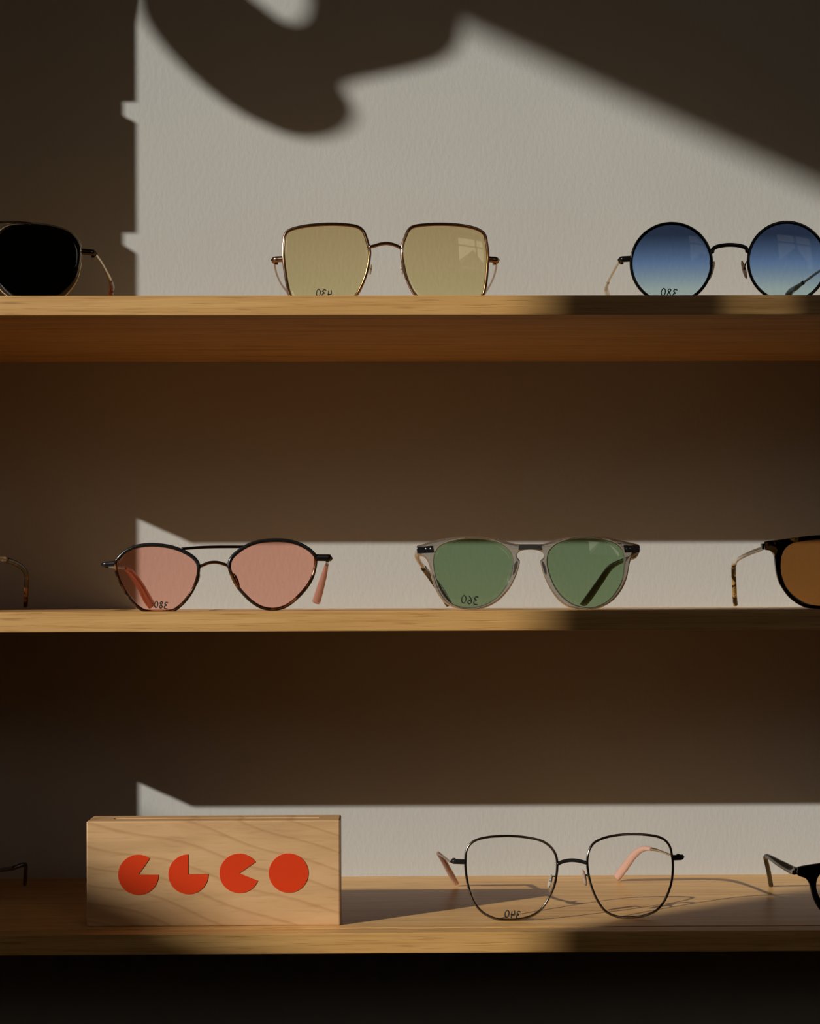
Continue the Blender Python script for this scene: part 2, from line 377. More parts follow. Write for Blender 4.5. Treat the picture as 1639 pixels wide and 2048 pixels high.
# unseen board added and cut to throw the big soft curved shadow
OT = 0.66
OY = WY - OT
def cutout_xz(px, py): P = at_y(px, py, WY) - SUN * OT; return (P.x, P.z)
outer = [(300, -170), (286, -80), (289, -20), (300, 35), (335, 90), (385, 145), (450, 202), (515, 245), (570, 266), (622, 268), (665, 254), (688, 228), (684, 198), (668, 172), (684, 156), (740, 143), (815, 127), (868, 108), (896, 80), (902, 40), (900, -20), (880, -120), (780, -190), (560, -220), (400, -210)]
hole = [(470, -30), (505, 2), (545, 32), (585, 52), (615, 54), (634, 34), (636, 0), (628, -40), (560, -70), (490, -60)]
o2 = [cutout_xz(*p) for p in outer]; h2 = [cutout_xz(*p) for p in hole]
bm = plate([[tuple(p) for p in catmull(o2, 5, True)], [tuple(p) for p in catmull(h2, 5, True)]], 0.006, 0.001)
cxo = sum(p[0] for p in o2) / len(o2); zto = max(p[1] for p in o2)
for v in bm.verts: v.co -= Vector((cxo, 0, zto))
on = tag(empty('hung_shadow_cutout', (cxo, OY, zto)), 'unseen rounded board hung from the ceiling, added to cast a curved shadow', 'shadow_cutout')
obj('cutout_body', bm, M['shadow_cutout'], on)
obj('cord', sweep(bmesh.new(), [(0.02, 0, -0.012), (0.02, 0, ZC - zto)], 0.0015, seg=6), M['cord'], on)

# ------------------------------------------------------------------ logo block
zs3 = SHELF_TOP[2]
pl = at_z(173, 1854.5, zs3); pr = at_z(680, 1850.2, zs3)
BYf = (pl.y + pr.y) / 2; Bx0 = at_y(173, 1750, BYf).x; Bx1 = at_y(680, 1750, BYf).x
BH = at_y(430, 1641.5, BYf).z - zs3
BD = at_z(430, 1630.5, zs3 + BH).y - BYf
bw = Bx1 - Bx0
blk = tag(empty('logo_block', (Bx0 + bw / 2, BYf, zs3)), 'pale maple display block with a row of red cut circles', 'sign')
sx0 = at_z(229, 1636, zs3 + BH).x - blk.location.x; sx1 = at_z(638, 1632, zs3 + BH).x - blk.location.x
sy0, sy1, sd = BD * 0.40, BD * 0.40 + 0.0048, 0.012
bm = bmesh.new(); hwB = bw / 2
vb = [bm.verts.new(p) for p in ((-hwB, 0, 0), (hwB, 0, 0), (hwB, BD, 0), (-hwB, BD, 0), (-hwB, 0, BH), (hwB, 0, BH), (hwB, BD, BH), (-hwB, BD, BH))]
vs = [bm.verts.new(p) for p in ((sx0, sy0, BH), (sx1, sy0, BH), (sx1, sy1, BH), (sx0, sy1, BH), (sx0, sy0, BH - sd), (sx1, sy0, BH - sd), (sx1, sy1, BH - sd), (sx0, sy1, BH - sd))]
bm.faces.new((vb[3], vb[2], vb[1], vb[0]))
for a, c in ((0, 1), (1, 2), (2, 3), (3, 0)):
    bm.faces.new((vb[a], vb[c], vb[c + 4], vb[a + 4]))
    bm.faces.new((vb[a + 4], vb[c + 4], vs[c], vs[a]))
    bm.faces.new((vs[a], vs[c], vs[c + 4], vs[a + 4]))
bm.faces.new(vs[4:])
outer_e = [e for e in bm.edges if len(e.link_faces) == 2 and all(v in vb for v in e.verts)]
bmesh.ops.bevel(bm, geom=outer_e, offset=0.0009, segments=2, affect='EDGES', profile=0.5)
obj('block_body', bm, M['maple'], blk)
obj('slot_strip', box(bmesh.new(), sx0 + 0.004, sx1 - 0.0015, sy0 + 0.0016, sy1 - 0.0004, BH - sd, BH - 0.0006, 0.0003), M['maple_end'], blk)
def disc(cx, cz, r, a0, a1):
    pts = []
    full = abs(a1 - a0) >= 360
    n = 72
    for k in range(n + (0 if full else 1)):
        a = math.radians(a0 + (a1 - a0) * k / n); pts.append((cx + r * math.cos(a), cz + r * math.sin(a)))
    if not full: pts.append((cx, cz))
    bm = bmesh.new()
    A = [bm.verts.new((x, -0.0003, z)) for x, z in pts]; B = [bm.verts.new((x, 0.0004, z)) for x, z in pts]; m_ = len(pts)
    for S_, y in ((A, -0.0003), (B, 0.0004)):
        if full:
            c_ = bm.verts.new((cx, y, cz))
            for k in range(m_): bm.faces.new((c_, S_[k], S_[(k+1) % m_]))
        else:
            for k in range(m_ - 2): bm.faces.new((S_[-1], S_[k], S_[k+1]))
    for k in range(m_): bm.faces.new((A[k], A[(k+1) % m_], B[(k+1) % m_], B[k]))
    return bm
for cx, cy, r, a0, a1, lab in ((276.5, 1749.5, 40.2, 55, 360, 'red disc cut like the letter G'), (376.5, 1748.5, 39.8, 90, 360, 'red disc cut like the letter L'), (478.5, 1746.5, 39.6, 35, 338, 'red disc cut like the letter C'), (576.8, 1746, 39.4, 0, 360, 'full red disc standing for the letter O')):
    c = at_y(cx, cy, BYf); rr = r / F_PX * (BYf - CAM.y)
    d = obj('logo_disc', disc(c.x - blk.location.x, c.z - zs3, rr, a0, a1), M['red'], blk); d['label'] = lab

# ------------------------------------------------------------------ eyewear
DIG = {'0': [[(0.5, 1), (0.12, 0.72), (0.10, 0.3), (0.45, 0.0), (0.85, 0.25), (0.88, 0.7), (0.55, 1.0)]],
       '3': [[(0.1, 0.92), (0.55, 1.0), (0.85, 0.8), (0.4, 0.55), (0.85, 0.4), (0.75, 0.06), (0.1, 0.0)]],
       '4': [[(0.2, 1.0), (0.12, 0.5), (0.9, 0.52)], [(0.75, 0.95), (0.70, 0.0)]],
       '6': [[(0.75, 1.0), (0.25, 0.6), (0.15, 0.2), (0.5, 0.0), (0.85, 0.22), (0.6, 0.45), (0.2, 0.28)]],
       '8': [[(0.8, 0.85), (0.45, 1.0), (0.2, 0.78), (0.55, 0.52), (0.85, 0.22), (0.5, 0.0), (0.15, 0.2), (0.5, 0.52), (0.82, 0.82)]]}

class Eyewear:
    def __init__(s, name, label, cat, px, py, Y, shelf, rz=0.0, R=0.11, wrap=5.0, group='eyewear set out on the shelves'):
        s.zs = SHELF_TOP[shelf]; p = at_y(px, py, Y)
        s.base = Vector((p.x, Y, s.zs)); s.rz = rz; s.R = R; s.wrap = math.tan(math.radians(wrap))
        s.root = tag(empty(name, s.base, rz), label, cat, group)
        s.rot = Matrix.Rotation(rz, 3, 'Z'); s.inv = s.rot.inverted(); s.nrm = s.rot @ Vector((0, 1, 0))
        s.lc = []; s.dz = 0.0
    def f(s, px, py):                            # pixel -> (u, z) in the plane of the front
        d = ray(px, py); P = CAM + d * ((s.base - CAM).dot(s.nrm) / d.dot(s.nrm))
        q = s.inv @ (P - s.base); return Vector((q.x, q.z + s.dz))
    def F(s, pts): return [s.f(*p) for p in pts]
    def crop(s, ox, oy, k, pts): return [s.f(ox + x / k, oy + y / k) for x, y in pts]
    def w(s, P): return s.inv @ (Vector(P) - s.base)        # world -> local
    def p(s, px, py, Y): return s.w(at_y(px, py, Y))         # pixel at world depth -> local
    def settle(s, *outs, r=0.0):                 # lower or raise the outlines so that they rest on the shelf
        m = min(p.y for o in outs for p in o) - r
        s.dz = -m
        for o in outs:
            for p in o: p.y -= m
    def lenses(s, a, b):
        s.lc = []
        for o, sg in ((a, -1), (b, 1)):
            s.lc.append((Vector(((min(p.x for p in o) + max(p.x for p in o)) / 2, (min(p.y for p in o) + max(p.y for p in o)) / 2)), sg))
        s.umid = (s.lc[0][0].x + s.lc[1][0].x) / 2
    def v(s, u, z):                              # depth of the curved front at (u, z)
        c, sg = s.lc[0] if u < s.umid else s.lc[1]
        gap = abs(s.lc[1][0].x - s.umid)
        du = u - c.x
        inner = max(0.0, -(du * sg) - gap * 0.62) / (gap * 0.38)      # flatten towards the bridge
        val = lambda d_: (d_ * d_ + (z - c.y) ** 2) / (2 * s.R) + s.wrap * sg * d_
        if inner > 0:
            d0 = -sg * gap * 0.62; return val(d0) * (1 - 0.15 * inner)
        return val(du)
    def P3(s, q, dv=0.0): return Vector((q.x, s.v(q.x, q.y) + dv, q.y))
    def rim(s, out, r, m, dv=0.0, name='rim', n=5):
        pts = [s.P3(q, dv) for q in catmull(out, n, True)]
        return obj(name, sweep(bmesh.new(), pts, r, True, 8), m, s.root, True)
    def lens(s, out, m, th=0.0018, n=5, number=None, pos=None, h=0.006, ink_r=0.00036):
        C = catmull(out, n, True); c = sum(C, Vector((0, 0))) / len(C); K = 9
        bm = bmesh.new(); sheets = []
        for side in (-th / 2, th / 2):
            rings = []
            for k in range(1, K + 1):
                f = k / K; rings.append([bm.verts.new(s.P3(c + (q - c) * f, side)) for q in C])
            ctr = bm.verts.new(s.P3(c, side)); L_ = len(C)
            for j in range(L_): bm.faces.new((ctr, rings[0][j], rings[0][(j+1) % L_]))
            for k in range(K - 1):
                for j in range(L_): bm.faces.new((rings[k][j], rings[k+1][j], rings[k+1][(j+1) % L_], rings[k][(j+1) % L_]))
            sheets.append(rings[-1])
        A, B = sheets
        for j in range(len(A)): bm.faces.new((A[j], A[(j+1) % len(A)], B[(j+1) % len(A)], B[j]))
        lo = obj('lens', bm, m, s.root, True)
        if number:
            q0 = s.f(*pos); bm = bmesh.new(); wd = h * 0.62
            for i, ch in enumerate(number):                     # written so that it reads mirrored from this side
                for st in DIG[ch]:
                    pts = [s.P3(Vector((q0.x - (i * wd * 1.22 + x * wd) + 0.12 * h * y, q0.y + (y + 0.10 * i) * h)), -th / 2 - 0.0001) for x, y in catmull(st, 5)]
                    sweep(bm, pts, ink_r, False, 6)
            t = obj('lens_number', bm, M['ink'], lo, True); t['label'] = 'handwritten black number seen mirrored'
        return lo
    def front(s, outlines, m, half=0.0019, bev=0.0008, n=5):
        bm = plate([[tuple(p) for p in catmull(o, n, True)] for o in outlines], half, bev)
        for v in bm.verts: v.co.y += s.v(v.co.x, v.co.z)
        return obj('frame_front', bm, m, s.root)
    def wire(s, name, pts, r, m, n=5, dv=0.0, parent=None, flat=None):
        C = catmull(pts, n); C = [s.P3(q, dv) for q in C]
        return obj(name, sweep(bmesh.new(), C, (flat, r) if flat else r, False, 8), m, parent or s.root, True)
    def mirror3(s, P): return Vector((2 * s.umid - P.x, P.y, P.z))
    def temple(s, pts, rads, m, n_tip=0, mt=None, seg=8, n=6):
        """pts local 3-D; the last n_tip points carry the tip sleeve (another material)"""
        def rr(R, n):
            o = []
            for a, b in zip(R, R[1:]):
                for k in range(n): t = k / n; o.append((a[0] * (1-t) + b[0] * t, a[1] * (1-t) + b[1] * t))
            return o + [R[-1]]
        rads = [r if isinstance(r, tuple) else (r, r) for r in rads]
        C = catmull(pts, n); R = rr(rads, n); cut = len(C) - 1 - n_tip * n if n_tip else len(C) - 1
        t = obj('temple', sweep(bmesh.new(), C[:cut + 1], R[:cut + 1], False, seg), m, s.root, True)
        if n_tip:
            c2 = C[cut:]
            r2 = R[cut:]
            t2 = obj('temple_tip', sweep(bmesh.new(), c2, [(max(a, 0.0011), max(b, 0.0014)) for a, b in r2], False, 10), mt, t, True)
        return t
    def pad(s, px, py, w_, h_, tilt, m, dv=0.006, arm=None, am=None):
        q = s.f(px, py); k = (s.base.y - CAM.y) / F_PX
        c = Vector((q.x, s.v(q.x, q.y) + dv, q.y))
        po = obj('nose_pad', ellipsoid(bmesh.new(), c, (w_ * k / 2, 0.0022, h_ * k / 2), Matrix.Rotation(tilt, 3, 'Y')), m, s.root, True)
        if arm:
            a = s.f(*arm); A = s.P3(a)
            obj('pad_arm', sweep(bmesh.new(), catmull([A, A.lerp(c, 0.4) + Vector((0, 0.0025, 0.001)), c], 4), 0.00045, False, 6), am, po, True)
        return po
    def hinge(s, a, b, m, w=0.0016, dv=0.0, screw=None):
        """end piece from the rim out to the temple, with its barrel"""
        A = s.P3(s.f(*a), dv); B = s.P3(s.f(*b), dv); B.y = A.y + 0.0016
        sg = 1 if B.x > A.x else -1
        E = B + Vector((0.0002 * sg, 0.0050, -0.0004))
        h_ = obj('end_piece', sweep(bmesh.new(), catmull([A, A.lerp(B, 0.55), B, B + Vector((0.0008 * sg, 0.0015, 0)), E], 4), (0.0011, w), False, 8, up=(0, 1, 0.01)), m, s.root, True)
        bb = bmesh.new()
        for k in (-1, 0, 1): bmesh.ops.create_cone(bb, cap_ends=True, segments=10, radius1=0.0011, radius2=0.0011, depth=w * 0.62, matrix=Matrix.Translation(E + Vector((-0.0008 * sg, 0.0006, k * w * 0.66))))
        obj('hinge_barrel', bb, screw or m, h_)
        return E

# ---- square tan sunglasses, top shelf
g = Eyewear('sunglasses', 'square rose gold sunglasses with tan lenses in the middle of the top shelf', 'sunglasses', 770, 520, 0.030, 0, 0.0, R=0.13, wrap=3.5)
cr = (520, 420, 3.278)
la = g.crop(*cr, [(163, 152), (200, 125), (280, 108), (380, 99), (480, 97), (580, 103), (640, 115), (674, 142), (692, 182), (706, 230), (718, 280), (714, 330), (705, 385), (690, 440), (660, 512), (628, 566), (580, 604), (480, 614), (380, 616), (280, 614), (222, 602), (195, 560), (180, 510), (165, 430), (152, 330), (148, 260), (152, 200)])
lb = g.crop(*cr, [(970, 140), (1000, 114), (1060, 103), (1160, 97), (1280, 99), (1380, 111), (1440, 130), (1474, 160), (1487, 220), (1495, 290), (1493, 350), (1487, 430), (1478, 500), (1462, 555), (1420, 600), (1340, 614), (1240, 616), (1140, 614), (1070, 606), (1012, 556), (980, 502), (955, 440), (938, 370), (928, 300), (935, 230), (952, 180)])
g.settle(la, lb, r=0.0009); g.lenses(la, lb)
for o in (la, lb):
    g.rim(o, 0.00105, M['rose'])
g.lens(la, M['lens_tan'], number='430', pos=(662, 598), h=0.0046); g.lens(lb, M['lens_tan'])
C = lambda pts: g.crop(*cr, pts)
g.wire('bridge', C([(716, 250), (745, 243), (790, 230), (830, 226), (872, 233), (908, 248), (926, 262)]), 0.0011, M['rose'])
g.pad(740.5, 538, 5.5, 22, 0.12, M['pad'], arm=(734, 535), am=M['rose']); g.pad(802.5, 538, 5.5, 22, -0.2, M['pad'], arm=(809, 535), am=M['rose'])
EL = g.hinge((565, 517.5), (548, 517.5), M['rose'], 0.0019); ER = g.hinge((977, 518), (992, 518), M['rose'], 0.0019)
z0 = SHELF_TOP[0]
def w(X, Y, Z): return g.w((X, Y, Z))
q = at_y(579, 590, 0.150); q2 = at_y(966, 590, 0.150)
g.temple([EL, g.p(549.5, 533, 0.055), g.p(554.5, 552, 0.085), g.p(564, 571, 0.118), g.p(579, 590, 0.150), w(q.x + 0.006, 0.166, z0 + 0.016), w(q.x + 0.010, 0.176, z0 + 0.0016)], [0.0007] * 4 + [0.0013, 0.0016, 0.0014], M['rose'], 2, M['clear_acetate'])
g.temple([ER, g.p(992, 533, 0.055), g.p(987.5, 552, 0.085), g.p(979, 571, 0.118), g.p(966, 590, 0.150), w(q2.x - 0.006, 0.166, z0 + 0.016), w(q2.x - 0.010, 0.176, z0 + 0.0016)], [0.0007] * 4 + [0.0013, 0.0016, 0.0014], M['rose'], 2, M['clear_acetate'])

# ---- round blue sunglasses, top shelf
g = Eyewear('sunglasses', 'round black wire sunglasses with blue gradient lenses on the top shelf', 'sunglasses', 1459, 520, 0.030, 0, math.radians(0.0), R=0.13, wrap=3.0)
cr = (1180, 420, 3.571)
circ = lambda cx, cy, r: [(cx + r * math.sin(k * math.pi / 12), cy - r * math.cos(k * math.pi / 12)) for k in range(24)]
la = g.crop(*cr, circ(582, 377, 285)); lb = g.crop(*cr, circ(1413, 368, 284))
g.settle(la, r=0.0009); g.lenses(la, lb)
dz_b = g.dz
for p_ in lb: p_.y = p_.y + dz_b
for o in (la, lb): g.rim(o, 0.0010, M['black_metal'])
g.lens(la, M['lens_blue'], number='380', pos=(1353, 595), h=0.0048); g.lens(lb, M['lens_blue'])
C = lambda pts: g.crop(*cr, pts)
g.wire('bridge', C([(872, 305), (878, 280), (905, 262), (960, 251), (1010, 249), (1065, 254), (1105, 266), (1118, 280), (1122, 300)]), 0.0013, M['black_metal'])
g.pad(1427, 537, 8, 38, 0.26, M['pad_brown'], arm=(1420, 521), am=M['black_metal']); g.pad(1492, 536, 8, 38, -0.26, M['pad_brown'], arm=(1496, 521), am=M['black_metal'])
EL = g.hinge((1263, 515.5), (1246, 515.5), M['black_metal'], 0.0019, screw=M['gold']); ER = g.hinge((1655, 513), (1672, 513), M['black_metal'], 0.0019)
q = at_y(1213, 586, 0.140)
g.temple([EL, g.p(1236, 527, 0.055), g.p(1225, 546, 0.085), g.p(1215, 565, 0.115), g.p(1211.5, 578, 0.132), g.p(1214, 590, 0.146), w(q.x + 0.004, 0.158, z0 + 0.014), w(q.x + 0.007, 0.168, z0 + 0.002)], [0.0008] * 4 + [0.0016, 0.0019, 0.0019, 0.0016], M['gold'], 4, M['clear_acetate'])
q = at_y(1580, 586, 0.150)
g.temple([ER, g.p(1668, 524, 0.065), g.p(1640, 541, 0.100), g.p(1606, 565, 0.132), g.p(1592, 575, 0.143), g.p(1576, 589, 0.156), w(q.x - 0.007, 0.166, z0 + 0.012), w(q.x - 0.011, 0.174, z0 + 0.0024)], [0.0009] * 4 + [0.0019, 0.0023, 0.0023, 0.0018], M['gun'], 4, M['black_acetate'])

# ---- dark aviator, top shelf left
g = Eyewear('sunglasses', 'black-lensed sunglasses with a brow bar at the left end of the top shelf', 'sunglasses', -44, 520, 0.030, 0, 0.0, R=0.13, wrap=3.5)
lb = g.F([(24, 449), (48, 447.5), (71, 447), (95, 449.5), (119, 455), (135, 461.5), (147, 471.5), (155, 484), (158.5, 497), (158.5, 515), (156, 534), (151, 554), (143, 570), (134, 582), (123, 593), (106, 602), (80, 606.5), (48, 606), (27, 600), (12, 588.5), (0, 577), (-8, 558), (-12, 530), (-13, 502), (-9, 476), (4, 457)])
g.settle(lb, r=0.0009)
ax = g.f(-44, 500).x
la = [Vector((2 * ax - p.x, p.y)) for p in lb]
g.lenses(la, lb)
for o in (la, lb): g.rim(o, 0.00095, M['gold']); g.lens(o, M['lens_black'])
bar = g.F([(62, 447), (48, 445), (20, 444), (-44, 443.5)]); bar = bar + [Vector((2 * ax - p.x, p.y)) for p in bar[-2::-1]]
g.wire('brow_bar', bar, 0.0008, M['gun'], dv=-0.001)
br = g.F([(-11, 497), (-24, 489), (-44, 486)]); g.wire('bridge', br + [Vector((2 * ax - p.x, p.y)) for p in br[-2::-1]], 0.001, M['gold'])
ER = g.hinge((159, 500), (181, 501), M['gun'], 0.0019); EL = g.mirror3(ER)
hl = obj('end_piece', sweep(bmesh.new(), [g.mirror3(g.P3(g.f(159, 500))), g.mirror3(g.P3(g.f(178, 501))), EL], (0.0011, 0.0019), False, 8, up=(0, 1, 0.01)), M['gun'], g.root, True)
q = at_y(220, 590, 0.15)
tp = [ER, g.p(190, 509, 0.050), g.p(200, 522, 0.075), g.p(211, 541, 0.105), g.p(220, 560, 0.128), g.p(223.5, 575, 0.142), g.p(221, 590, 0.153), w(q.x - 0.004, 0.162, z0 + 0.014), w(q.x - 0.006, 0.170, z0 + 0.002)]
rd = [0.0010] * 4 + [0.0014, 0.0020, 0.0022, 0.0020, 0.0017]
g.temple(tp, rd, M['gold'], 4, M['tort_red']); g.temple([g.mirror3(p) for p in tp], rd, M['gold'], 4, M['tort_red'])

# ---- pink aviator-style sunglasses, middle shelf
g = Eyewear('sunglasses', 'dark wire sunglasses with pink almond lenses and a double bridge on the middle shelf', 'sunglasses', 428, 1150, LIP + GRV / 2, 1, 0.0, R=0.13, wrap=4.0)
cr = (180, 1030, 3.278)
la = g.crop(*cr, [(160, 312), (172, 288), (205, 258), (245, 230), (300, 208), (380, 197), (460, 200), (540, 214), (612, 241), (672, 277), (704, 312), (711, 350), (705, 400), (690, 450), (665, 502), (630, 552), (590, 594), (545, 624), (490, 634), (440, 636), (390, 634), (340, 622), (285, 582), (235, 520), (195, 450), (168, 385)])
lb = g.crop(*cr, [(916, 303), (942, 266), (1000, 220), (1060, 190), (1130, 172), (1220, 166), (1300, 172), (1370, 192), (1432, 226), (1470, 264), (1477, 305), (1468, 362), (1448, 422), (1410, 482), (1360, 537), (1298, 588), (1245, 611), (1190, 618), (1130, 608), (1070, 576), (1010, 521), (960, 460), (930, 400), (912, 345)])
g.lenses(la, lb)
for o in (la, lb): g.rim(o, 0.00105, M['rim_tort'])
g.lens(la, M['lens_pink'], number='380', pos=(335, 1217.5), h=0.0040); g.lens(lb, M['lens_pink'])
# dark brow along the top of each rim
C = lambda pts: g.crop(*cr, pts)
g.wire('brow', C([(172, 290), (205, 256), (245, 228), (300, 206), (380, 195), (460, 198), (540, 212), (612, 239), (672, 275), (704, 312), (713, 352)]), 0.0012, M['black_metal'], dv=-0.0007)
g.wire('brow', C([(912, 345), (917, 303), (942, 264), (1000, 218), (1060, 188), (1130, 170), (1220, 164), (1300, 170), (1370, 190), (1432, 224), (1472, 264)]), 0.0012, M['black_metal'], dv=-0.0007)
g.wire('brow_bar', C([(598, 222), (700, 213), (800, 209), (910, 208), (1022, 208)]), 0.0009, M['gun'])
g.wire('bridge', C([(716, 338), (745, 326), (780, 313), (826, 310), (868, 319), (906, 333)]), 0.0010, M['rose'])
g.pad(392, 1160, 7, 28, 0.35, M['tort_dark'], arm=(397, 1150), am=M['rose']); g.pad(471, 1160, 7, 30, -0.4, M['tort_dark'], arm=(462, 1146), am=M['rose'])
EL = g.hinge((229, 1126.5), (205, 1128.5), M['black_metal'], 0.0017); ER = g.hinge((630, 1115), (655, 1115), M['black_metal'], 0.0021)
z1 = SHELF_TOP[1]
g.temple([EL, g.p(214, 1133, 0.04), g.p(232, 1135.5, 0.075), g.p(248, 1137, 0.098), g.p(262, 1146, 0.112), g.p(280, 1171, 0.130), g.p(294, 1197, 0.147), g.p(303, 1211, 0.157)], [0.0009] * 3 + [(0.0012, 0.0014), (0.0014, 0.0024), (0.0015, 0.0029), (0.0015, 0.0034), (0.0014, 0.0030)], M['gun'], 4, M['pink_acetate'])
g.temple([ER, g.p(654, 1118, 0.045), g.p(653.5, 1123, 0.085), g.p(653, 1128, 0.105), g.p(647, 1152, 0.118), g.p(639, 1180, 0.132), g.p(632, 1204, 0.145)], [0.0009] * 3 + [(0.0012, 0.0013), (0.0014, 0.0022), (0.0015, 0.0028), (0.0015, 0.0031)], M['gun'], 3, M['pink_acetate'])

# ---- green sunglasses, middle shelf
g = Eyewear('sunglasses', 'smoky grey see-through acetate sunglasses with green lenses on the middle shelf', 'sunglasses', 1057, 1150, 0.026, 1, 0.0, R=0.13, wrap=3.5)
cr = (810, 1040, 3.278)
out = g.crop(*cr, [(76, 172), (84, 163), (110, 158), (200, 130), (300, 112), (400, 105), (500, 108), (600, 122), (680, 145), (728, 156), (815, 157), (905, 156), (950, 141), (1030, 118), (1130, 105), (1230, 103), (1340, 115), (1450, 139), (1528, 155), (1546, 166), (1548, 190), (1540, 216), (1510, 230), (1488, 248), (1474, 300), (1457, 380), (1425, 452), (1372, 520), (1302, 566), (1220, 588), (1140, 588), (1060, 566), (1000, 520), (950, 450), (910, 370), (889, 302), (886, 266), (906, 244), (902, 216), (870, 199), (818, 194), (764, 200), (736, 220), (735, 244), (750, 266), (747, 302), (725, 370), (690, 440), (640, 502), (580, 550), (500, 582), (420, 590), (340, 580), (270, 550), (212, 482), (176, 390), (156, 295), (132, 248), (100, 234), (80, 226), (75, 200)])
ha = g.crop(*cr, [(205, 200), (240, 164), (320, 135), (420, 122), (520, 127), (612, 150), (672, 190), (701, 242), (701, 312), (680, 390), (640, 460), (580, 520), (500, 560), (430, 571), (350, 563), (290, 533), (235, 460), (205, 380), (190, 300), (191, 240)])
hb = g.crop(*cr, [(935, 240), (951, 198), (1000, 155), (1080, 128), (1180, 118), (1280, 125), (1370, 150), (1421, 190), (1437, 242), (1436, 312), (1425, 390), (1390, 460), (1340, 520), (1270, 560), (1200, 571), (1110, 554), (1040, 508), (985, 440), (950, 360), (934, 292)])
g.settle(out); g.lenses(ha, hb)
for o in (ha, hb):
    for p_ in o: p_.y += g.dz
g.lenses(ha, hb)
g.front([out, ha, hb], M['grey_acetate'], 0.0020, 0.0009)
g.lens(ha, M['lens_green'], number='360', pos=(955, 1209), h=0.0050, ink_r=0.00040); g.lens(hb, M['lens_green'])
def plaque(g, pts, m):
    P = g.F(pts); bm = plate([[tuple(p) for p in P]], 0.0005, 0.0002)
    for v in bm.verts: v.co.y += g.v(v.co.x, v.co.z) - 0.0021
    o = obj('hinge_plate', bm, m, g.root); return o
hp = plaque(g, [(833, 1093), (866, 1091), (868, 1105), (835, 1106)], M['black_acetate'])
hq = plaque(g, [(1248, 1090), (1280, 1090), (1281, 1104), (1250, 1105)], M['black_acetate'])
for h_, xs_ in ((hp, (852, 861)), (hq, (1253, 1261))):
    for x in xs_:
        q = g.P3(g.f(x, 1097), -0.0027); obj('rivet', ellipsoid(bmesh.new(), q, (0.0007, 0.0003, 0.0007), u=8, v=6), M['silver'], h_, True)
k1 = plaque(g, [(1037, 1089), (1082, 1089), (1084, 1100), (1060, 1098.5), (1036, 1100)], M['smoke']); k1.name = 'keyhole_bridge'
g.pad(1031, 1135, 8, 30, 0.3, M['tort_dark'], dv=0.0035); g.pad(1089, 1135, 8, 30, -0.3, M['tort_dark'], dv=0.0035)
a = g.P3(g.f(838, 1100), 0.003); c = g.P3(g.f(1278, 1098), 0.003)
g.temple([a, g.p(834, 1115, 0.05), g.p(846, 1135, 0.085), g.p(862, 1155, 0.112), g.p(880, 1180, 0.130), g.p(897, 1208, 0.150)], [(0.0015, 0.0022), (0.0013, 0.0020), (0.0013, 0.0020), (0.0014, 0.0024), (0.0016, 0.0028), (0.0016, 0.0026)], M['clear_acetate'], 3, M['black_acetate'])
g.temple([c, g.p(1266, 1114, 0.05), g.p(1246, 1121, 0.080), g.p(1220, 1135, 0.105), g.p(1198, 1165, 0.125), g.p(1180, 1191, 0.142), g.p(1167, 1208, 0.156)], [(0.0015, 0.0022), (0.0014, 0.0021), (0.0014, 0.0021), (0.0016, 0.0025), (0.0017, 0.0028), (0.0017, 0.0031), (0.0016, 0.0030)], M['black_acetate'])

# ---- acetate pairs cut by the frame edge: drawn as the visible half, completed by symmetry
def half_frame(label, cat, shelf, Y, dx, dy, axis, outer, lens_o, mats, temple, trads, n_tip, lensm, sides=1, tname='sunglasses', mirror_lens=False):
    g = Eyewear(tname, label, cat, axis + dx, 1150 if shelf == 1 else 1790, Y, shelf, 0.0, R=0.13, wrap=3.5)
    o = g.F([(x + dx, y + dy) for x, y in outer]); l = g.F([(x + dx, y + dy) for x, y in lens_o])
    g.settle(o)
    for p_ in l: p_.y += g.dz
    ax = g.f(axis + dx, 1150).x
    i = min(k for k, p in enumerate(o) if abs(p.x - ax) < 1e-3)      # top of the bridge; the next point is its underside
    mr = lambda q: [Vector((2 * ax - p.x, p.y)) for p in q[::-1]]
    full = o[:i + 1] + mr(o[:i]) + mr(o[i + 2:]) + o[i + 1:]
    l2 = [Vector((2 * ax - p.x, p.y)) for p in l]
    g.lenses(l, l2)
    g.front([full, l, l2], mats[0], 0.0021, 0.0008)
    g.lens(l, lensm); g.lens(l2, lensm)
    tp = temple(g); 
    g.temple(tp, trads, mats[1], n_tip, mats[2]); g.temple([g.mirror3(p) for p in tp], trads, mats[1], n_tip, mats[2])
    e = tp[0]
    for P in (e, g.mirror3(e)):
        h_ = obj('hinge', box(bmesh.new(), P.x - 0.0018, P.x + 0.0018, P.y - 0.001, P.y + 0.004, P.z - 0.0019, P.z + 0.0019, 0.0004), M['gun'], g.root)
    for sx in (-1, 1):
        P = g.lc[0][0] if sx < 0 else g.lc[1][0]
    return g
OUT_B = [(1534, 1087), (1538, 1083.5), (1567, 1080), (1594, 1076), (1620, 1073), (1640, 1072), (1680, 1074), (1715, 1081), (1740, 1089), (1763, 1091), (1763, 1105), (1749, 1109), (1739, 1121), (1733, 1150), (1722, 1178), (1704, 1200), (1680, 1214), (1650, 1220), (1628, 1219.5), (1612, 1217), (1596, 1209), (1580, 1196), (1568, 1180), (1559, 1163), (1553.6, 1141), (1551.6, 1118), (1549.6, 1109), (1543, 1102.5), (1534, 1100)]
LEN_B = [(1563.3, 1126), (1565.5, 1112), (1572, 1099), (1584, 1089.5), (1607, 1084), (1640, 1081), (1675, 1083), (1703, 1090), (1720, 1103), (1727, 1122), (1725, 1145), (1716, 1170), (1700, 1192), (1678, 1207), (1650, 1213), (1626, 1212), (1607, 1206), (1587, 1192), (1573, 1175), (1565.5, 1155), (1563, 1140)]
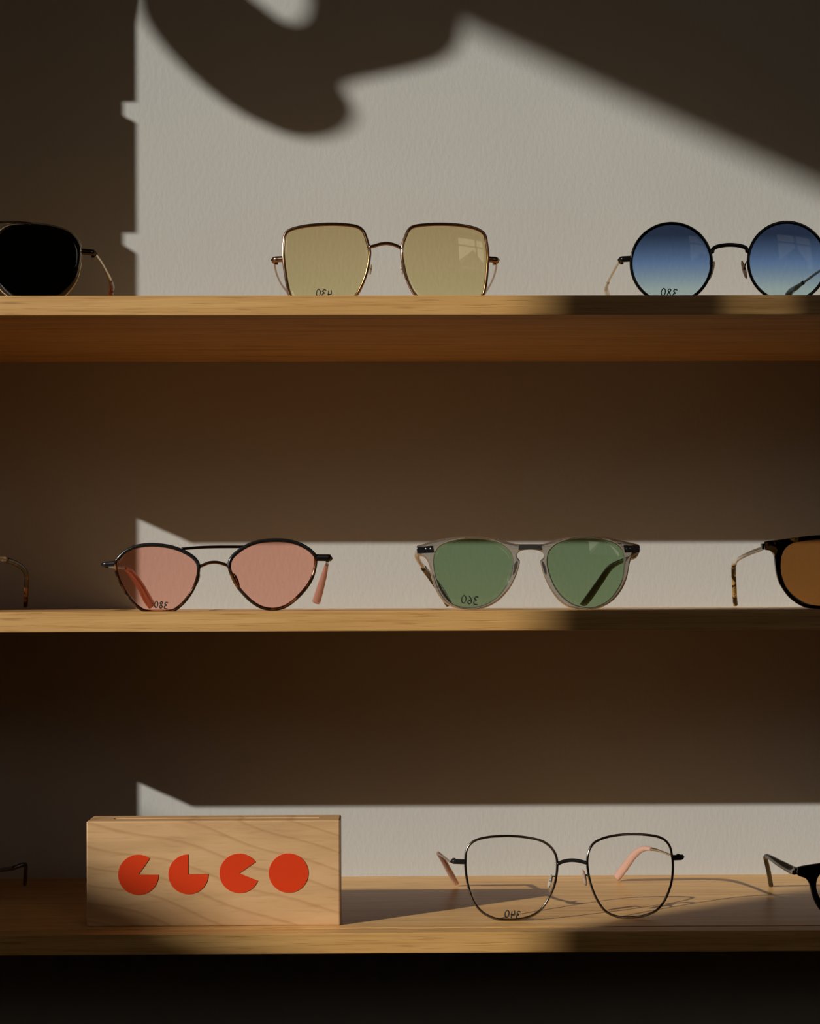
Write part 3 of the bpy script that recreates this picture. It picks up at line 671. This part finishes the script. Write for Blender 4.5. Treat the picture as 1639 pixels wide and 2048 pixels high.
half_frame('spotted tortoise sunglasses with brown lenses at the right end of the middle shelf', 'sunglasses', 1, 0.024, 0, 0, 1763, OUT_B, LEN_B, (M['tort'], M['clear_acetate'], M['tort_tip']),
    lambda g: [g.P3(g.f(1536, 1094), 0.003), g.p(1524, 1097, 0.045), g.p(1500, 1106, 0.080), g.p(1478, 1117, 0.108), g.p(1468, 1128, 0.122), g.p(1466.5, 1142, 0.130), g.p(1467.5, 1170, 0.140), g.p(1468.5, 1192, 0.149), g.p(1470, 1209, 0.158)],
    [(0.0014, 0.0021), (0.0013, 0.0018), (0.0013, 0.0018), (0.0013, 0.0019), (0.0014, 0.0017)] + [(0.0015, 0.0017)] * 4, 4, M['lens_brown'])
half_frame('dark tortoise sunglasses at the left end of the middle shelf, one curved temple showing', 'sunglasses', 1, 0.024, -2063, 4, 1763, OUT_B, LEN_B, (M['tort_dark'], M['clear_acetate'], M['tort_dark']),
    lambda g: [g.mirror3(p) for p in [g.P3(g.f(-74, 1098), 0.003), g.p(-45, 1105, 0.055), g.p(-10, 1114, 0.090), g.p(12, 1119.5, 0.108), g.p(32, 1127, 0.120), g.p(48, 1139, 0.130), g.p(53, 1153, 0.137), g.p(52.5, 1175, 0.146), g.p(51, 1212, 0.160)]],
    [(0.0014, 0.0021), (0.0013, 0.0020), (0.0013, 0.0020), (0.0013, 0.0020), (0.0013, 0.0018), (0.0014, 0.0018)] + [(0.0015, 0.0018)] * 3, 5, M['lens_brown'])
OUT_K = [(1599, 1745), (1604, 1739.5), (1638, 1732), (1675, 1726), (1715, 1726), (1755, 1732), (1790, 1742), (1826, 1744), (1826, 1758), (1809, 1762), (1799, 1774), (1792, 1798), (1778, 1824), (1755, 1839), (1720, 1848), (1690, 1847), (1665, 1840), (1647, 1830), (1636, 1817), (1627, 1796), (1621.5, 1773), (1614, 1762), (1599, 1756)]
LEN_K = [(1633.5, 1775), (1638, 1757), (1653, 1744), (1680, 1737), (1720, 1737), (1755, 1744), (1777, 1757), (1784, 1777), (1779, 1801), (1765, 1822), (1742, 1835), (1715, 1840), (1688, 1837), (1664, 1826), (1647, 1810), (1637, 1792)]
half_frame('chunky black acetate glasses at the right end of the lowest shelf', 'glasses', 2, 0.022, 0, 0, 1826, OUT_K, LEN_K, (M['black_acetate'], M['black_acetate'], M['black_acetate']),
    lambda g: [g.P3(g.f(1601, 1750), 0.003), g.p(1586, 1741, 0.045), g.p(1560, 1727, 0.075), g.p(1536, 1713, 0.105), g.p(1530, 1713, 0.112), g.p(1531, 1720, 0.118), g.p(1536, 1742, 0.132), g.p(1541, 1771, 0.150)],
    [(0.0018, 0.0036), (0.0017, 0.0034), (0.0016, 0.0028), (0.0014, 0.0018), (0.0014, 0.0017), (0.0014, 0.0017), (0.0014, 0.0018), (0.0014, 0.0018)], 0, M['lens_clear'], tname='glasses')
half_frame('dark glasses left of the logo block with only a temple tip showing', 'glasses', 2, 0.022, -2083, 6, 1826, OUT_K, LEN_K, (M['black_acetate'], M['gun'], M['black_acetate']),
    lambda g: [g.mirror3(p) for p in [g.P3(g.f(-34, 1752), 0.003), g.p(-18, 1746, 0.050), g.p(0, 1741, 0.075), g.p(25, 1736.5, 0.100), g.p(44, 1730, 0.115), g.p(51, 1731, 0.122), g.p(51, 1745, 0.134), g.p(50, 1768, 0.150)]],
    [(0.0013, 0.0016)] * 4 + [(0.0014, 0.0018)] * 4, 4, M['lens_clear'], tname='glasses')

# ---- clear optical glasses, lowest shelf
g = Eyewear('glasses', 'thin dark wire glasses with clear rounded lenses right of the logo block', 'glasses', 1140, 1760, 0.034, 2, math.radians(4.2), R=0.13, wrap=3.5)
cr = (840, 1640, 2.927)
la = g.crop(*cr, [(271, 240), (276, 200), (296, 162), (335, 133), (400, 115), (480, 107), (560, 107), (640, 116), (710, 133), (758, 162), (788, 200), (802, 245), (801, 310), (788, 385), (760, 455), (722, 520), (675, 563), (610, 588), (540, 597), (470, 596), (420, 584), (368, 555), (325, 505), (297, 440), (280, 370), (271, 300)])
lb = g.crop(*cr, [(979, 262), (983, 215), (998, 172), (1028, 138), (1085, 112), (1160, 97), (1240, 92), (1320, 96), (1395, 108), (1442, 130), (1472, 168), (1484, 220), (1489, 285), (1482, 365), (1462, 435), (1432, 495), (1390, 542), (1330, 568), (1260, 579), (1180, 578), (1120, 562), (1075, 530), (1035, 470), (1005, 400), (987, 330)])
g.settle(la, r=0.0008); g.lenses(la, lb)
mb = min(p.y for p in lb) - 0.0008
for p_ in lb: p_.y -= mb
g.lenses(la, lb)
for o in (la, lb):
    g.rim(o, 0.0008, M['steel'])
g.lens(la, M['lens_clear'], number='340', pos=(1040, 1841), h=0.0047, ink_r=0.00040); g.lens(lb, M['lens_clear'])
C = lambda pts: g.crop(*cr, pts)
g.wire('bridge', C([(805, 268), (835, 254), (880, 246), (925, 249), (978, 262)]), 0.0012, M['black_metal'])
g.pad(1103, 1770, 8, 30, 0.25, M['pad'], arm=(1111, 1757), am=M['gun']); g.pad(1172, 1762, 9, 34, -0.2, M['pad_brown'], arm=(1177, 1757), am=M['gun'])
EL = g.hinge((932, 1729.5), (910, 1729.5), M['black_metal'], 0.0016, screw=M['rose']); ER = g.hinge((1349, 1721), (1367, 1721), M['black_metal'], 0.0018)
g.temple([EL, g.p(899, 1723, 0.060), g.p(886, 1713, 0.092), g.p(876.5, 1706.5, 0.112), g.p(878, 1709, 0.118), g.p(889, 1726, 0.130), g.p(901, 1748, 0.145), g.p(912, 1767, 0.157)], [0.0008] * 3 + [(0.0012, 0.0013), (0.0013, 0.0017), (0.0014, 0.0021), (0.0015, 0.0023), (0.0014, 0.0020)], M['rose'], 4, M['blush_acetate'])
g.temple([ER, g.p(1348, 1713, 0.070), g.p(1322, 1703, 0.105), g.p(1302, 1698, 0.125), g.p(1284, 1698, 0.135), g.p(1266, 1711, 0.148), g.p(1248, 1735, 0.163), g.p(1233, 1755, 0.175)], [0.0008] * 3 + [(0.0012, 0.0013), (0.0013, 0.0021), (0.0014, 0.0028), (0.0015, 0.0032), (0.0015, 0.0029)], M['gold'], 4, M['blush_acetate'])
